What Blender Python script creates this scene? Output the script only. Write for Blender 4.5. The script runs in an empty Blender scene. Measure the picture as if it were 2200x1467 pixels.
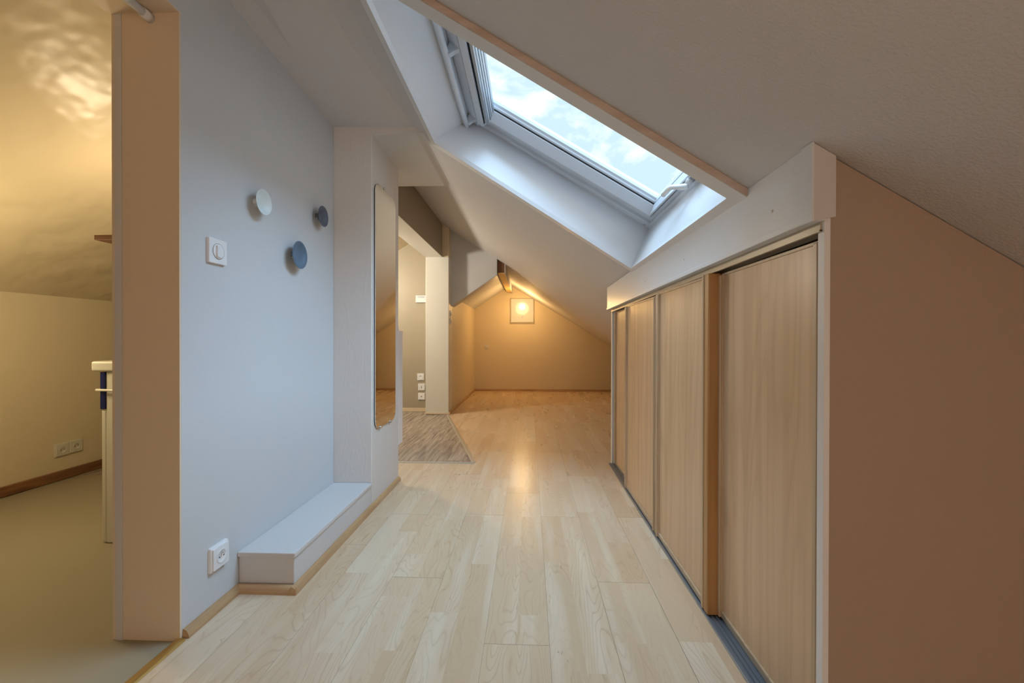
import bpy, bmesh, math, random
from mathutils import Vector, Matrix
R = math.radians
random.seed(7)
S = bpy.context.scene
C = S.collection

# ------------------------------------------------------------------ camera
FPX = 920.0
YAW, PIT, ROL = R(2.32), R(-0.245), R(0.10)
cam_d = bpy.data.cameras.new('camera')
cam_d.sensor_width = 36.0
cam_d.lens = FPX / 2200 * 36
cam_d.clip_start = 0.02
cam = bpy.data.objects.new('camera', cam_d)
C.objects.link(cam)
cy, sy = math.cos(YAW), math.sin(YAW)
fw = Vector((-sy * math.cos(PIT), cy * math.cos(PIT), math.sin(PIT)))
rt = Vector((cy, sy, 0))
up = rt.cross(fw)
r2 = rt * math.cos(ROL) + up * math.sin(ROL)
u2 = -rt * math.sin(ROL) + up * math.cos(ROL)
m = Matrix((r2, u2, -fw)).transposed().to_4x4()
m.translation = Vector((0, 0, 0.9))
cam.matrix_world = m
S.camera = cam
S.view_settings.view_transform = 'Standard'
S.view_settings.look = 'None'
S.view_settings.exposure = 0.2
S.view_settings.gamma = 1.0
S.view_settings.use_curve_mapping = False

# ------------------------------------------------------------------ sky
W = bpy.data.worlds.new('sky')
S.world = W
W.use_nodes = True
nt = W.node_tree
nt.nodes.clear()
def wn(t, **k):
    n = nt.nodes.new(t)
    for a, b in k.items(): setattr(n, a, b)
    return n
tc = wn('ShaderNodeTexCoord')
mp = wn('ShaderNodeMapping'); mp.inputs['Scale'].default_value = (1.0, 1.0, 1.6); mp.inputs['Location'].default_value = (0.35, 0.1, 0.2)
nz = wn('ShaderNodeTexNoise'); nz.inputs['Scale'].default_value = 3.4; nz.inputs['Detail'].default_value = 9; nz.inputs['Roughness'].default_value = 0.58
nz.inputs['Distortion'].default_value = 0.25
rp = wn('ShaderNodeValToRGB')
rp.color_ramp.elements[0].position = 0.43; rp.color_ramp.elements[0].color = (0, 0, 0, 1)
rp.color_ramp.elements[1].position = 0.525; rp.color_ramp.elements[1].color = (1, 1, 1, 1)
mx = wn('ShaderNodeMix', data_type='RGBA')
mx.inputs[6].default_value = (0.62, 0.80, 0.91, 1)
mx.inputs[7].default_value = (1.12, 1.16, 1.18, 1)
bg = wn('ShaderNodeBackground'); bg.inputs['Strength'].default_value = 1.06
ow = wn('ShaderNodeOutputWorld')
L = nt.links.new
L(tc.outputs['Generated'], mp.inputs['Vector']); L(mp.outputs[0], nz.inputs['Vector'])
L(nz.outputs['Fac'], rp.inputs[0]); L(rp.outputs[0], mx.inputs[0]); L(mx.outputs[2], bg.inputs['Color']); L(bg.outputs[0], ow.inputs[0])

# ------------------------------------------------------------------ lights
def light(name, kind, loc, power, col, size=0.1, direc=None, **k):
    d = bpy.data.lights.new(name, kind)
    d.energy = power; d.color = col
    if kind == 'AREA': d.size = size
    elif kind == 'SUN': d.angle = size
    else: d.shadow_soft_size = size
    for a, b in k.items(): setattr(d, a, b)
    o = bpy.data.objects.new(name, d); C.objects.link(o); o.location = loc
    if direc: o.rotation_euler = Vector(direc).to_track_quat('-Z', 'Y').to_euler()
    return o
# veiled daylight: a very wide, soft sun behind cloud falling through the roof window
light('sun', 'SUN', (3, 2, 6), 15.5, (0.46, 0.71, 1.0), R(85), (-0.32, -0.05, -0.93))
light('lamp_behind', 'POINT', (0.2, -3.2, 0.75), 40.0, (1.0, 0.76, 0.58), 0.25)
light('fill_behind_right', 'POINT', (1.5, -1.2, 0.45), 4.5, (1.0, 0.74, 0.56), 0.12)  # added fill with no fixture, warms the right part of the ceiling
light('lamp_kitchen', 'POINT', (-2.1, 4.3, 1.65), 60.0, (1.0, 0.90, 0.74), 0.08)
light('lamp_bath', 'POINT', (-2.25, 1.60, 1.00), 13.0, (1.0, 0.80, 0.47), 0.08)
light('lamp_bath_glare', 'POINT', (-1.78, 2.02, 1.48), 6.0, (1.0, 0.82, 0.54), 0.08)  # added unseen lamp, set where its glare lands on the bath slope
light('lamp_wall', 'POINT', (-.125, 6.85, 1.44), 13.0, (1.0, 0.58, 0.21), 0.03)  # stands in for the wall lamp, floating out in front of its plate

# ------------------------------------------------------------------ material helpers
class NB:
    def __init__(s, name):
        s.m = bpy.data.materials.new(name); s.m.use_nodes = True
        s.t = s.m.node_tree; s.t.nodes.clear()
        s.out = s.n('ShaderNodeOutputMaterial'); s.p = s.n('ShaderNodeBsdfPrincipled')
        s.t.links.new(s.p.outputs[0], s.out.inputs[0])
    def n(s, t, **k):
        x = s.t.nodes.new(t)
        for a, b in k.items(): setattr(x, a, b)
        return x
    def l(s, a, b): s.t.links.new(a, b)
    def put(s, inp, v):
        if hasattr(v, 'is_linked') or isinstance(v, bpy.types.NodeSocket): s.l(v, inp)
        else: inp.default_value = v
    def math(s, op, a, b=0.0, c=None):
        x = s.n('ShaderNodeMath', operation=op); s.put(x.inputs[0], a); s.put(x.inputs[1], b)
        if c is not None: s.put(x.inputs[2], c)
        return x.outputs[0]
    def vmath(s, op, a, b):
        x = s.n('ShaderNodeVectorMath', operation=op); s.put(x.inputs[0], a); s.put(x.inputs[1], b); return x.outputs[0]
    def pos(s):
        return s.n('ShaderNodeNewGeometry').outputs['Position']
    def obj(s):
        return s.n('ShaderNodeTexCoord').outputs['Object']
    def sep(s, v):
        x = s.n('ShaderNodeSeparateXYZ'); s.l(v, x.inputs[0]); return x.outputs
    def comb(s, a, b, c):
        x = s.n('ShaderNodeCombineXYZ')
        for i, v in enumerate((a, b, c)): s.put(x.inputs[i], v)
        return x.outputs[0]
    def noise(s, v, scale, detail=3, rough=0.5, dist=0.0):
        x = s.n('ShaderNodeTexNoise'); s.l(v, x.inputs['Vector'])
        x.inputs['Scale'].default_value = scale; x.inputs['Detail'].default_value = detail
        x.inputs['Roughness'].default_value = rough; x.inputs['Distortion'].default_value = dist
        return x.outputs['Fac']
    def ramp(s, f, stops, interp='LINEAR'):
        x = s.n('ShaderNodeValToRGB'); cr = x.color_ramp; cr.interpolation = interp
        while len(cr.elements) > 1: cr.elements.remove(cr.elements[-1])
        for i, (p, c) in enumerate(stops):
            if not hasattr(c, '__len__'): c = (c, c, c)
            if i == 0: e = cr.elements[0]; e.position = p
            else: e = cr.elements.new(p)
            e.color = (*c[:3], 1)
        s.l(f, x.inputs[0]); return x.outputs[0]
    def mix(s, f, a, b, mode='MIX'):
        x = s.n('ShaderNodeMix', data_type='RGBA', blend_type=mode)
        s.put(x.inputs[0], f)
        s.put(x.inputs[6], (*a, 1) if isinstance(a, tuple) and len(a) == 3 else a)
        s.put(x.inputs[7], (*b, 1) if isinstance(b, tuple) and len(b) == 3 else b)
        return x.outputs[2]
    def bump(s, h, strength, dist=0.01):
        x = s.n('ShaderNodeBump'); x.inputs['Strength'].default_value = strength; x.inputs['Distance'].default_value = dist
        s.l(h, x.inputs['Height']); s.l(x.outputs[0], s.p.inputs['Normal'])
    def set(s, **k):
        for a, v in k.items(): s.put(s.p.inputs[a.replace('_', ' ')], (*v, 1) if isinstance(v, tuple) and len(v) == 3 else v)
        return s

def paint(name, col, rough=0.55, bump=0.12, scale=260, var=0.03, coat=0.0):
    b = NB(name); v = b.pos()
    f = b.noise(v, 2.2, 4)
    c2 = tuple(x * (1 - var * 2) for x in col)
    b.set(Base_Color=b.mix(f, col, c2), Roughness=rough, Coat_Weight=coat)
    b.bump(b.noise(v, scale, 2), bump, 0.004)
    return b.m

def plain(name, col, rough=0.4, metal=0.0, **k):
    b = NB(name)
    f = b.noise(b.obj(), 14, 3)
    b.set(Base_Color=b.mix(f, col, tuple(x * .94 for x in col)), Roughness=rough, Metallic=metal, **k)
    return b.m

def wood(name, c1, c2, axis='z', scale=1.0, rough=0.4, fine=60, ring=5.0):
    b = NB(name); v = b.pos()
    sc = {'z': (1, 1, .06), 'y': (1, .06, 1), 'x': (.06, 1, 1)}[axis]
    vs = b.vmath('MULTIPLY', v, tuple(x * scale for x in sc))
    n1 = b.noise(vs, fine, 4, .6)
    n2 = b.noise(vs, ring, 3, .5, .6)
    st = b.math('FRACT', b.math('MULTIPLY', n2, 9.0))
    st = b.math('ABSOLUTE', b.math('SUBTRACT', st, .5))
    f = b.math('MULTIPLY_ADD', n1, .7, b.math('MULTIPLY', st, .55))
    col = b.ramp(f, [(.25, c2), (.62, c1)])
    b.set(Base_Color=col, Roughness=rough)
    b.bump(n1, .05, .002)
    return b.m

# ------------------------------------------------------------------ materials
CREAM = (0.76, 0.72, 0.66)
M = {}
M['wall'] = paint('wall_paint', (0.625, 0.635, 0.645), .5)
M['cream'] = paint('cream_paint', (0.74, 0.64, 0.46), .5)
M['bath'] = paint('bath_paint', (0.74, 0.63, 0.42), .42)
M['ceil'] = paint('ceiling_paint', (0.65, 0.64, 0.65), .7, .35, 170)
M['brown'] = paint('lamplight_paint', (0.44, 0.33, 0.255), .55, .2)  # warm lamplight on a cream wall, put into the colour
M['taupe'] = paint('taupe_paint', (0.38, 0.325, 0.235), .5)
M['pillar'] = paint('pillar_paint', (0.74, 0.72, 0.65), .35)
M['gloss'] = paint('gloss_white_paint', (0.76, 0.785, 0.82), .30, .06, 120)
M['jamb'] = paint('jamb_paint', (0.78, 0.64, 0.48), .5)  # tan tint carries the warm lamplight falling on the jamb
M['ledge'] = paint('ledge_paint', (0.66, 0.64, 0.63), .4, .08)
M['frame'] = plain('window_white', (0.74, 0.80, 0.88), .28)
M['white'] = plain('white_plastic', (0.84, 0.84, 0.84), .25)
M['whitewood'] = plain('white_trim', (0.84, 0.84, 0.85), .4)
M['greyframe'] = plain('aluminium_profile', (0.50, 0.55, 0.60), .3, .6)
M['black'] = plain('black_rubber', (0.012, 0.013, 0.016), .6)
M['darkalu'] = plain('dark_track', (0.22, 0.245, 0.28), .35, .5)
M['alu'] = plain('aluminium_lip', (0.42, 0.43, 0.45), .35, .8)
M['chrome'] = plain('chrome', (0.75, 0.76, 0.78), .12, 1.0)
M['brass'] = plain('brass_strip', (0.62, 0.42, 0.14), .3, .8)
M['beigetrack'] = plain('beige_track', (0.50, 0.43, 0.33), .35, .2)
M['stile'] = wood('stile_wood', (0.62, 0.46, 0.30), (0.50, 0.35, 0.21), 'z', rough=.35)
M['pull'] = wood('pull_wood', (0.50, 0.27, 0.10), (0.38, 0.19, 0.06), 'z', rough=.35)
M['skirt'] = wood('skirting_wood', (0.56, 0.36, 0.19), (0.42, 0.25, 0.12), 'y', rough=.45)
M['skirtx'] = wood('skirting_wood_cross', (0.56, 0.36, 0.19), (0.42, 0.25, 0.12), 'x', rough=.45)
M['palewood'] = wood('pale_skirting', (0.74, 0.62, 0.44), (0.66, 0.53, 0.36), 'x', rough=.45)
M['darkwood'] = wood('dark_wood', (0.17, 0.07, 0.025), (0.08, 0.03, 0.012), 'x', rough=.5)
M['rawwood'] = wood('raw_edge_wood', (0.62, 0.51, 0.44), (0.52, 0.40, 0.33), 'x', rough=.6)
M['beam'] = wood('beam_wood', (0.20, 0.08, 0.025), (0.10, 0.04, 0.012), 'z', rough=.6)
M['bath_skirt'] = wood('bath_skirting', (0.28, 0.13, 0.05), (0.16, 0.07, 0.03), 'y', rough=.5)
M['strip'] = plain('threshold_strip', (0.58, 0.55, 0.46), .3, .4)
M['blue'] = plain('navy_lacquer', (0.008, 0.014, 0.10), .25)
M['vanity'] = plain('vanity_white', (0.66, 0.63, 0.52), .35)
M['hookwhite'] = plain('hook_white', (0.72, 0.80, 0.79), .35)
M['hookblue'] = plain('hook_blue', (0.12, 0.19, 0.27), .22)
M['hookgrey'] = plain('hook_grey', (0.10, 0.12, 0.17), .3)

def m_beam_under():
    b = NB('beam_underside'); v = b.pos()
    x, y, z = b.sep(v)
    bl = b.noise(b.comb(0.0, b.math('MULTIPLY', y, 1.6), 0.0), 3, 0)
    f = b.noise(b.vmath('MULTIPLY', v, (40, 8, 40)), 1, 4)
    b.set(Base_Color=b.mix(b.math('MULTIPLY', f, bl), (0.74, 0.50, 0.18), (0.48, 0.26, 0.08)), Roughness=.55)
    return b.m
M['beamu'] = m_beam_under()

def m_laminate():
    b = NB('maple_laminate'); x, y, z = b.sep(b.pos())
    PW, PL = 0.193, 1.245
    rx = b.math('DIVIDE', b.math('ADD', x, 0.904), PW)
    k = b.math('FLOOR', rx)
    fx = b.math('FRACT', rx)
    offs = {0: .600, 1: .935, 2: .355, 3: .945, 4: .015, 5: .935, 6: .355, 7: .945}
    rnd = random.Random(3)
    stops = []
    for i in range(-8, 20):
        o = offs.get(i, rnd.random() * PL)
        stops.append(((i + 8) / 32.0 + .002, o / PL))
    off = b.ramp(b.math('ADD', b.math('DIVIDE', b.math('ADD', k, 8.0), 32.0), .01), stops, 'CONSTANT')
    r, _, _ = b.sep(off)
    ry = b.math('SUBTRACT', b.math('DIVIDE', y, PL), r)
    ky = b.math('FLOOR', ry)
    fy = b.math('FRACT', ry)
    # seams
    ex = b.math('MULTIPLY', b.math('MINIMUM', fx, b.math('SUBTRACT', 1.0, fx)), PW)
    ey = b.math('MULTIPLY', b.math('MINIMUM', fy, b.math('SUBTRACT', 1.0, fy)), PL)
    wnp = b.n('ShaderNodeTexWhiteNoise', noise_dimensions='3D'); b.l(b.comb(k, ky, 1.0), wnp.inputs['Vector'])
    pr_ = b.sep(wnp.outputs['Color'])
    # long seams are only dark on some planks
    sx = b.math('LESS_THAN', ex, b.math('MULTIPLY', b.math('POWER', pr_[2], 2.0), .0011))
    sx = b.math('MAXIMUM', sx, b.math('LESS_THAN', ex, .0004))
    sy_ = b.math('LESS_THAN', ey, b.math('MULTIPLY_ADD', pr_[1], .0012, .0006))
    seam = b.math('MAXIMUM', sx, sy_)
    # two strips per plank with their own staggered pieces
    rs = b.math('MULTIPLY', rx, 2.0)
    ks = b.math('FLOOR', rs)
    w1 = b.n('ShaderNodeTexWhiteNoise', noise_dimensions='2D'); b.l(b.comb(ks, ky, 0.0), w1.inputs['Vector'])
    so = b.sep(w1.outputs['Color'])
    pieces = b.math('ADD', b.math('MULTIPLY', fy, 1.6), so[0])
    kp = b.math('FLOOR', pieces)
    w2 = b.n('ShaderNodeTexWhiteNoise', noise_dimensions='3D'); b.l(b.comb(ks, b.math('MULTIPLY_ADD', ky, 3.7, kp), 4.0), w2.inputs['Vector'])
    q = b.sep(w2.outputs['Color'])
    # cathedral grain: contour lines of a stretched noise, shifted for each strip
    gx = b.math('MULTIPLY_ADD', q[0], 37.0, b.math('MULTIPLY', x, 8.0))
    gy = b.math('MULTIPLY_ADD', q[1], 53.0, b.math('MULTIPLY', y, 1.35))
    gv = b.comb(gx, gy, b.math('MULTIPLY', q[2], 19.0))
    n1 = b.noise(gv, 1.0, 2.2, .38, .15)
    rings = b.math('FRACT', b.math('MULTIPLY', n1, 26.0))
    line = b.math('POWER', b.math('ABSOLUTE', b.math('SUBTRACT', b.math('MULTIPLY', rings, 2.0), 1.0)), 6.0)
    amt = b.noise(b.comb(gx, gy, 7.0), .7, 2)
    line = b.math('MULTIPLY', line, b.ramp(amt, [(.40, .22), (.60, 1.0)]))
    fine = b.noise(b.comb(b.math('MULTIPLY', x, 190), b.math('MULTIPLY', y, 7), 0.0), 1.0, 4, .6)
    broad = b.noise(b.comb(gx, b.math('MULTIPLY', gy, .8), 3.0), .9, 3)
    fk = b.noise(b.comb(b.math('MULTIPLY', x, 62), b.math('MULTIPLY', y, 11), 3.0), 1.0, 3, .55, .8)
    sap = b.ramp(b.noise(b.comb(b.math('MULTIPLY_ADD', q[1], 11.0, b.math('MULTIPLY', x, 17)), b.math('MULTIPLY', y, 1.1), 9.0), 1.0, 2, .4), [(.50, 0.0), (.70, 1.0)])
    fleck = b.ramp(fk, [(.70, 0.0), (.74, 1.0)])
    base = b.ramp(q[0], [(0, (.67, .475, .295)), (.35, (.72, .54, .355)), (.65, (.74, .565, .38)), (1, (.79, .64, .46))])
    base = b.mix(b.math('MULTIPLY', broad, .42), base, (.60, .42, .27))
    base = b.mix(b.math('MULTIPLY', sap, .5), base, (.82, .71, .55))
    base = b.mix(b.math('MULTIPLY', line, .48), base, (.44, .255, .12))
    base = b.mix(b.math('MULTIPLY', b.math('SUBTRACT', fine, .35), .42), base, (.50, .35, .21))
    base = b.mix(b.math('MULTIPLY', fleck, .45), base, (.36, .18, .08))
    base = b.mix(b.math('MULTIPLY', seam, .75), base, (.16, .11, .07))
    b.set(Base_Color=base, Roughness=b.math('MULTIPLY_ADD', broad, .08, .24))
    b.p.inputs['Specular IOR Level'].default_value = .5
    b.bump(b.math('MULTIPLY', seam, -1.0), .25, .001)
    return b.m
M['lam'] = m_laminate()

def m_oak():
    b = NB('grey_oak_vinyl'); x, y, z = b.sep(b.pos())
    u, v = b.math('ADD', x, .82), b.math('MULTIPLY_ADD', x, .02, y)
    ru = b.math('DIVIDE', u, .185); k = b.math('FLOOR', ru); fu = b.math('FRACT', ru)
    w = b.n('ShaderNodeTexWhiteNoise', noise_dimensions='1D'); b.l(k, w.inputs['W'])
    rv = b.math('ADD', b.math('DIVIDE', v, 1.1), w.outputs['Value'])
    kv = b.math('FLOOR', rv); fv = b.math('FRACT', rv)
    w2 = b.n('ShaderNodeTexWhiteNoise', noise_dimensions='2D'); b.l(b.comb(k, kv, 0.0), w2.inputs['Vector'])
    q = b.sep(w2.outputs['Color'])
    gv = b.comb(b.math('MULTIPLY_ADD', q[0], 31.0, b.math('MULTIPLY', u, 38)), b.math('MULTIPLY', v, 2.6), 0.0)
    n1 = b.noise(gv, 1.0, 5, .62, .5)
    big = b.noise(b.comb(u, v, 0.0), 5, 3)
    c = b.ramp(n1, [(.33, (.085, .065, .055)), (.45, (.30, .245, .20)), (.62, (.54, .475, .41))])
    c = b.mix(b.math('MULTIPLY', big, .25), c, (.42, .36, .30))
    c = b.mix(b.math('MULTIPLY', q[1], .25), c, (.22, .17, .13))
    seam = b.math('MAXIMUM', b.math('LESS_THAN', fu, .014), b.math('LESS_THAN', fv, .0025))
    c = b.mix(b.math('MULTIPLY', seam, .7), c, (.09, .065, .05))
    b.set(Base_Color=c, Roughness=.4)
    b.bump(n1, .15, .002)
    return b.m
M['oak'] = m_oak()

def m_beech():
    b = NB('beech_door_panel'); x, y, z = b.sep(b.pos())
    v = b.comb(b.math('MULTIPLY', y, 5.5), b.math('MULTIPLY', z, .62), 0.0)
    n = b.noise(v, 1.0, 2, .4, .25)
    st = b.math('FRACT', b.math('MULTIPLY', n, 11.0))
    st = b.math('POWER', b.math('ABSOLUTE', b.math('MULTIPLY_ADD', st, 2.0, -1.0)), 2.5)
    fine = b.noise(b.comb(b.math('MULTIPLY', y, 210), b.math('MULTIPLY', z, 3.2), 0.0), 1.0, 4, .6)
    band = b.noise(b.comb(b.math('MULTIPLY', y, 26), b.math('MULTIPLY', z, .35), 4.0), 1.0, 2)
    c = b.mix(b.ramp(band, [(.32, 0.0), (.68, 1.0)]), (.77, .56, .36), (.65, .44, .26))
    c = b.mix(b.math('MULTIPLY', st, .26), c, (.42, .25, .12))
    c = b.mix(b.math('MULTIPLY', fine, .35), c, (.47, .29, .15))
    b.set(Base_Color=c, Roughness=.34)
    return b.m
M['beech'] = m_beech()

def m_plaster():
    b = NB('rough_trowelled_plaster'); v = b.pos()
    f = b.noise(v, 3, 4)
    b.set(Base_Color=b.mix(f, (.74, .70, .66), (.68, .64, .60)), Roughness=.5)
    n1 = b.noise(b.vmath('MULTIPLY', v, (1.2, 1.2, .45)), 6, 3, .5, .5)
    rid = b.math('POWER', b.math('SUBTRACT', 1.0, b.math('ABSOLUTE', b.math('MULTIPLY_ADD', n1, 3.0, -1.5))), 1.0)
    rid = b.math('MAXIMUM', rid, 0.0)
    rid = b.math('POWER', rid, 26.0)
    n2 = b.noise(b.vmath('MULTIPLY', v, (60, 60, 22)), 1, 4)
    h = b.math('ADD', b.math('MULTIPLY', rid, .45), b.math('MULTIPLY', n2, .4))
    b.bump(h, .32, .004)
    return b.m
M['plaster'] = m_plaster()

def m_vinyl():
    b = NB('khaki_vinyl'); v = b.pos()
    f = b.noise(v, 1.6, 4)
    b.set(Base_Color=b.mix(f, (.36, .32, .235), (.32, .28, .195)), Roughness=.36)
    b.bump(b.noise(v, 90, 2), .05, .002)
    return b.m
M['vinyl'] = m_vinyl()

def m_bathslope():
    b = NB('satin_bath_ceiling'); v = b.pos()
    f = b.noise(v, 2, 3)
    b.set(Base_Color=b.mix(f, (.66, .55, .37), (.60, .50, .33)), Roughness=.34)
    b.p.inputs['Specular IOR Level'].default_value = .7
    b.bump(b.noise(v, 5, 2, .45), .7, .04)
    return b.m
M['bathslope'] = m_bathslope()

def m_glass():
    b = NB('window_glass')
    b.t.nodes.remove(b.p)
    tr = b.n('ShaderNodeBsdfTransparent'); tr.inputs[0].default_value = (.96, .98, .98, 1)
    gl = b.n('ShaderNodeBsdfGlossy'); gl.inputs['Roughness'].default_value = .02
    mxs = b.n('ShaderNodeMixShader'); mxs.inputs[0].default_value = .02; b.l(tr.outputs[0], mxs.inputs[1]); b.l(gl.outputs[0], mxs.inputs[2])
    b.l(mxs.outputs[0], b.out.inputs[0])
    return b.m
M['glass'] = m_glass()

def m_mirror():
    b = NB('mirror_silver')
    b.set(Base_Color=(.86, .88, .84), Metallic=1.0, Roughness=.015)
    return b.m
M['mirror'] = m_mirror()

def m_emit(name, col, st):
    b = NB(name); b.t.nodes.remove(b.p)
    e = b.n('ShaderNodeEmission'); e.inputs[0].default_value = (*col, 1); e.inputs[1].default_value = st
    b.l(e.outputs[0], b.out.inputs[0]); return b.m
M['bulb'] = m_emit('lit_bulb', (1.0, .86, .62), 4)
def m_bowl():
    b = NB('frosted_bowl')
    b.set(Base_Color=(.95, .92, .85), Roughness=.4, Emission_Color=(1.0, .74, .40), Emission_Strength=.75)
    b.p.inputs['Transmission Weight'].default_value = 0.0
    return b.m
M['bowl'] = m_bowl()
def m_frost():
    b = NB('frosted_glass_plate'); b.t.nodes.remove(b.p)
    tr = b.n('ShaderNodeBsdfTransparent'); tr.inputs[0].default_value = (1, 1, 1, 1)
    tl = b.n('ShaderNodeBsdfTranslucent'); tl.inputs[0].default_value = (.98, .94, .84, 1)
    df = b.n('ShaderNodeBsdfDiffuse'); df.inputs[0].default_value = (.62, .66, .62, 1)
    m1 = b.n('ShaderNodeMixShader'); m1.inputs[0].default_value = .55; b.l(tl.outputs[0], m1.inputs[1]); b.l(df.outputs[0], m1.inputs[2])
    m2 = b.n('ShaderNodeMixShader'); m2.inputs[0].default_value = .62; b.l(tr.outputs[0], m2.inputs[1]); b.l(m1.outputs[0], m2.inputs[2])
    em = b.n('ShaderNodeEmission'); em.inputs[0].default_value = (1, .84, .52, 1); em.inputs[1].default_value = .10
    ad = b.n('ShaderNodeAddShader'); b.l(m2.outputs[0], ad.inputs[0]); b.l(em.outputs[0], ad.inputs[1]); b.l(ad.outputs[0], b.out.inputs[0]); return b.m
M['frost'] = m_frost()

# ------------------------------------------------------------------ mesh helpers
def bbox(bm, lo, hi, bev=0.0, seg=2):
    lo = [min(a, b) for a, b in zip(lo, hi)]; hi2 = [max(a, b) for a, b in zip(lo, hi)]
    b2 = bmesh.new()
    r = bmesh.ops.create_cube(b2, size=1)
    c = [(a + b) / 2 for a, b in zip(lo, hi2)]; s = [max(b - a, 1e-5) for a, b in zip(lo, hi2)]
    for v in b2.verts: v.co = Vector((c[i] + v.co[i] * s[i] for i in range(3)))
    if bev > 0:
        bmesh.ops.bevel(b2, geom=b2.edges[:], offset=min(bev, min(s) * .49), segments=seg, profile=.5, affect='EDGES')
    merge(bm, b2)
def merge(bm, b2):
    t = bpy.data.meshes.new('t'); b2.to_mesh(t); b2.free(); bm.from_mesh(t); bpy.data.meshes.remove(t)
def box(lo, hi, bev=0.0, seg=2):
    bm = bmesh.new(); bbox(bm, lo, hi, bev, seg); return bm
def prism(poly, vec, bev=0.0):
    """poly: 3D points in one plane, swept along vec"""
    b2 = bmesh.new(); vec = Vector(vec)
    a = [b2.verts.new(p) for p in poly]; c = [b2.verts.new(Vector(p) + vec) for p in poly]
    n = len(poly)
    b2.faces.new(a); b2.faces.new(c[::-1])
    for i in range(n): b2.faces.new((a[i], c[i], c[(i + 1) % n], a[(i + 1) % n]))
    bmesh.ops.recalc_face_normals(b2, faces=b2.faces[:])
    if bev: bmesh.ops.bevel(b2, geom=b2.edges[:], offset=bev, segments=2, profile=.5, affect='EDGES')
    return b2
def lathe(prof, axis_o, ax, seg=40):
    """prof: (radius, height) list; axis through axis_o along ax"""
    bm = bmesh.new(); ax = Vector(ax).normalized()
    t = Vector((0, 0, 1)) if abs(ax.z) < .9 else Vector((1, 0, 0))
    e1 = ax.cross(t).normalized(); e2 = ax.cross(e1); o = Vector(axis_o)
    rings = []
    for r, h in prof:
        if r < 1e-6: rings.append([bm.verts.new(o + ax * h)])
        else: rings.append([bm.verts.new(o + ax * h + (e1 * math.cos(2 * math.pi * i / seg) + e2 * math.sin(2 * math.pi * i / seg)) * r) for i in range(seg)])
    for a, b_ in zip(rings, rings[1:]):
        for i in range(seg):
            j = (i + 1) % seg
            if len(a) == 1 and len(b_) == 1: continue
            if len(a) == 1: bm.faces.new((a[0], b_[i], b_[j]))
            elif len(b_) == 1: bm.faces.new((a[i], b_[0], a[j]))
            else: bm.faces.new((a[i], b_[i], b_[j], a[j]))
    bmesh.ops.recalc_face_normals(bm, faces=bm.faces[:])
    for f in bm.faces: f.smooth = True
    return bm
def tube(pts, rad, seg=16, cap=True):
    bm = bmesh.new(); pts = [Vector(p) for p in pts]; rings = []
    rads = rad if hasattr(rad, '__len__') else [rad] * len(pts)
    prev = None
    for i, p in enumerate(pts):
        d = (pts[min(i + 1, len(pts) - 1)] - pts[max(i - 1, 0)]).normalized()
        if prev is None:
            t = Vector((0, 0, 1)) if abs(d.z) < .9 else Vector((1, 0, 0))
            e1 = d.cross(t).normalized()
        else: e1 = (prev - d * prev.dot(d)).normalized()
        prev = e1; e2 = d.cross(e1)
        rings.append([bm.verts.new(p + (e1 * math.cos(2 * math.pi * k / seg) + e2 * math.sin(2 * math.pi * k / seg)) * rads[i]) for k in range(seg)])
    for a, b_ in zip(rings, rings[1:]):
        for i in range(seg):
            j = (i + 1) % seg; f = bm.faces.new((a[i], b_[i], b_[j], a[j])); f.smooth = True
    if cap: bm.faces.new(rings[0]); bm.faces.new(rings[-1][::-1])
    bmesh.ops.recalc_face_normals(bm, faces=bm.faces[:])
    return bm
def both(*bs):
    bm = bmesh.new()
    for b_ in bs: merge(bm, b_)
    return bm

def world_loc(o):
    v = Vector((0, 0, 0))
    while o: v += o.location; o = o.parent
    return v
def obj(name, bm, mat, parent=None, loc=None):
    me = bpy.data.meshes.new(name); bm.normal_update()
    base = world_loc(parent) if parent else Vector((0, 0, 0))
    l = Vector(loc) if loc else Vector((0, 0, 0))
    if base.length or l.length: bmesh.ops.translate(bm, verts=bm.verts, vec=-(base + l) if parent else -l)
    bm.to_mesh(me); bm.free(); me.materials.append(M[mat])
    o = bpy.data.objects.new(name, me); C.objects.link(o)
    if parent: o.parent = parent
    o.location = l
    return o
def tag(o, label, cat, group=None):
    o['label'] = label; o['category'] = cat
    if group: o['group'] = group
    return o
def thing(name, label, cat, loc, group=None):
    o = bpy.data.objects.new(name, None); C.objects.link(o); o.location = loc; o.empty_display_size = .05
    return tag(o, label, cat, group)
def struct(name, bm, mat, parent=None):
    o = obj(name, bm, mat, parent)
    if not parent: o['kind'] = 'structure'
    return o
def copy_tree(o, vec, label, group=None):
    r = o.copy(); C.objects.link(r); r.location = o.location + Vector(vec); r['label'] = label
    if group: r['group'] = group
    for ch in list(o.children):
        c = ch.copy(); C.objects.link(c); c.parent = r
        for g in ch.children:
            d = g.copy(); C.objects.link(d); d.parent = c
    return r

# roof coordinates: u down the slope, v = y, w outwards
CU, SU = 0.8549, 0.5189
def rp_(u, v, w=0.0): return Vector((CU * u + SU * w, v, 1.65 - SU * u + CU * w))
def zr(x): return 1.65 - 0.607 * x            # roof underside

# ================================================================== SETTING
# floors
struct('floor', box((-1.04, -3.7, -.06), (2.75, 7.6, 0)), 'lam')
b_ = prism([(-1.04, 2.72, -.06), (-1.04, 5.3, -.06), (-3.3, 5.3, -.06), (-3.3, 2.72, -.06)], (0, 0, .059))
struct('floor', b_, 'oak')
struct('floor', prism([(-1.04, 3.115, .0003), (-.418, 3.115, .0003), (-.975, 5.10, .0003), (-1.04, 5.10, .0003)], (0, 0, .0025)), 'oak')
struct('floor', box((-3.1, -1.3, -.06), (-1.04, 3.1, -.002)), 'vinyl')
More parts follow.
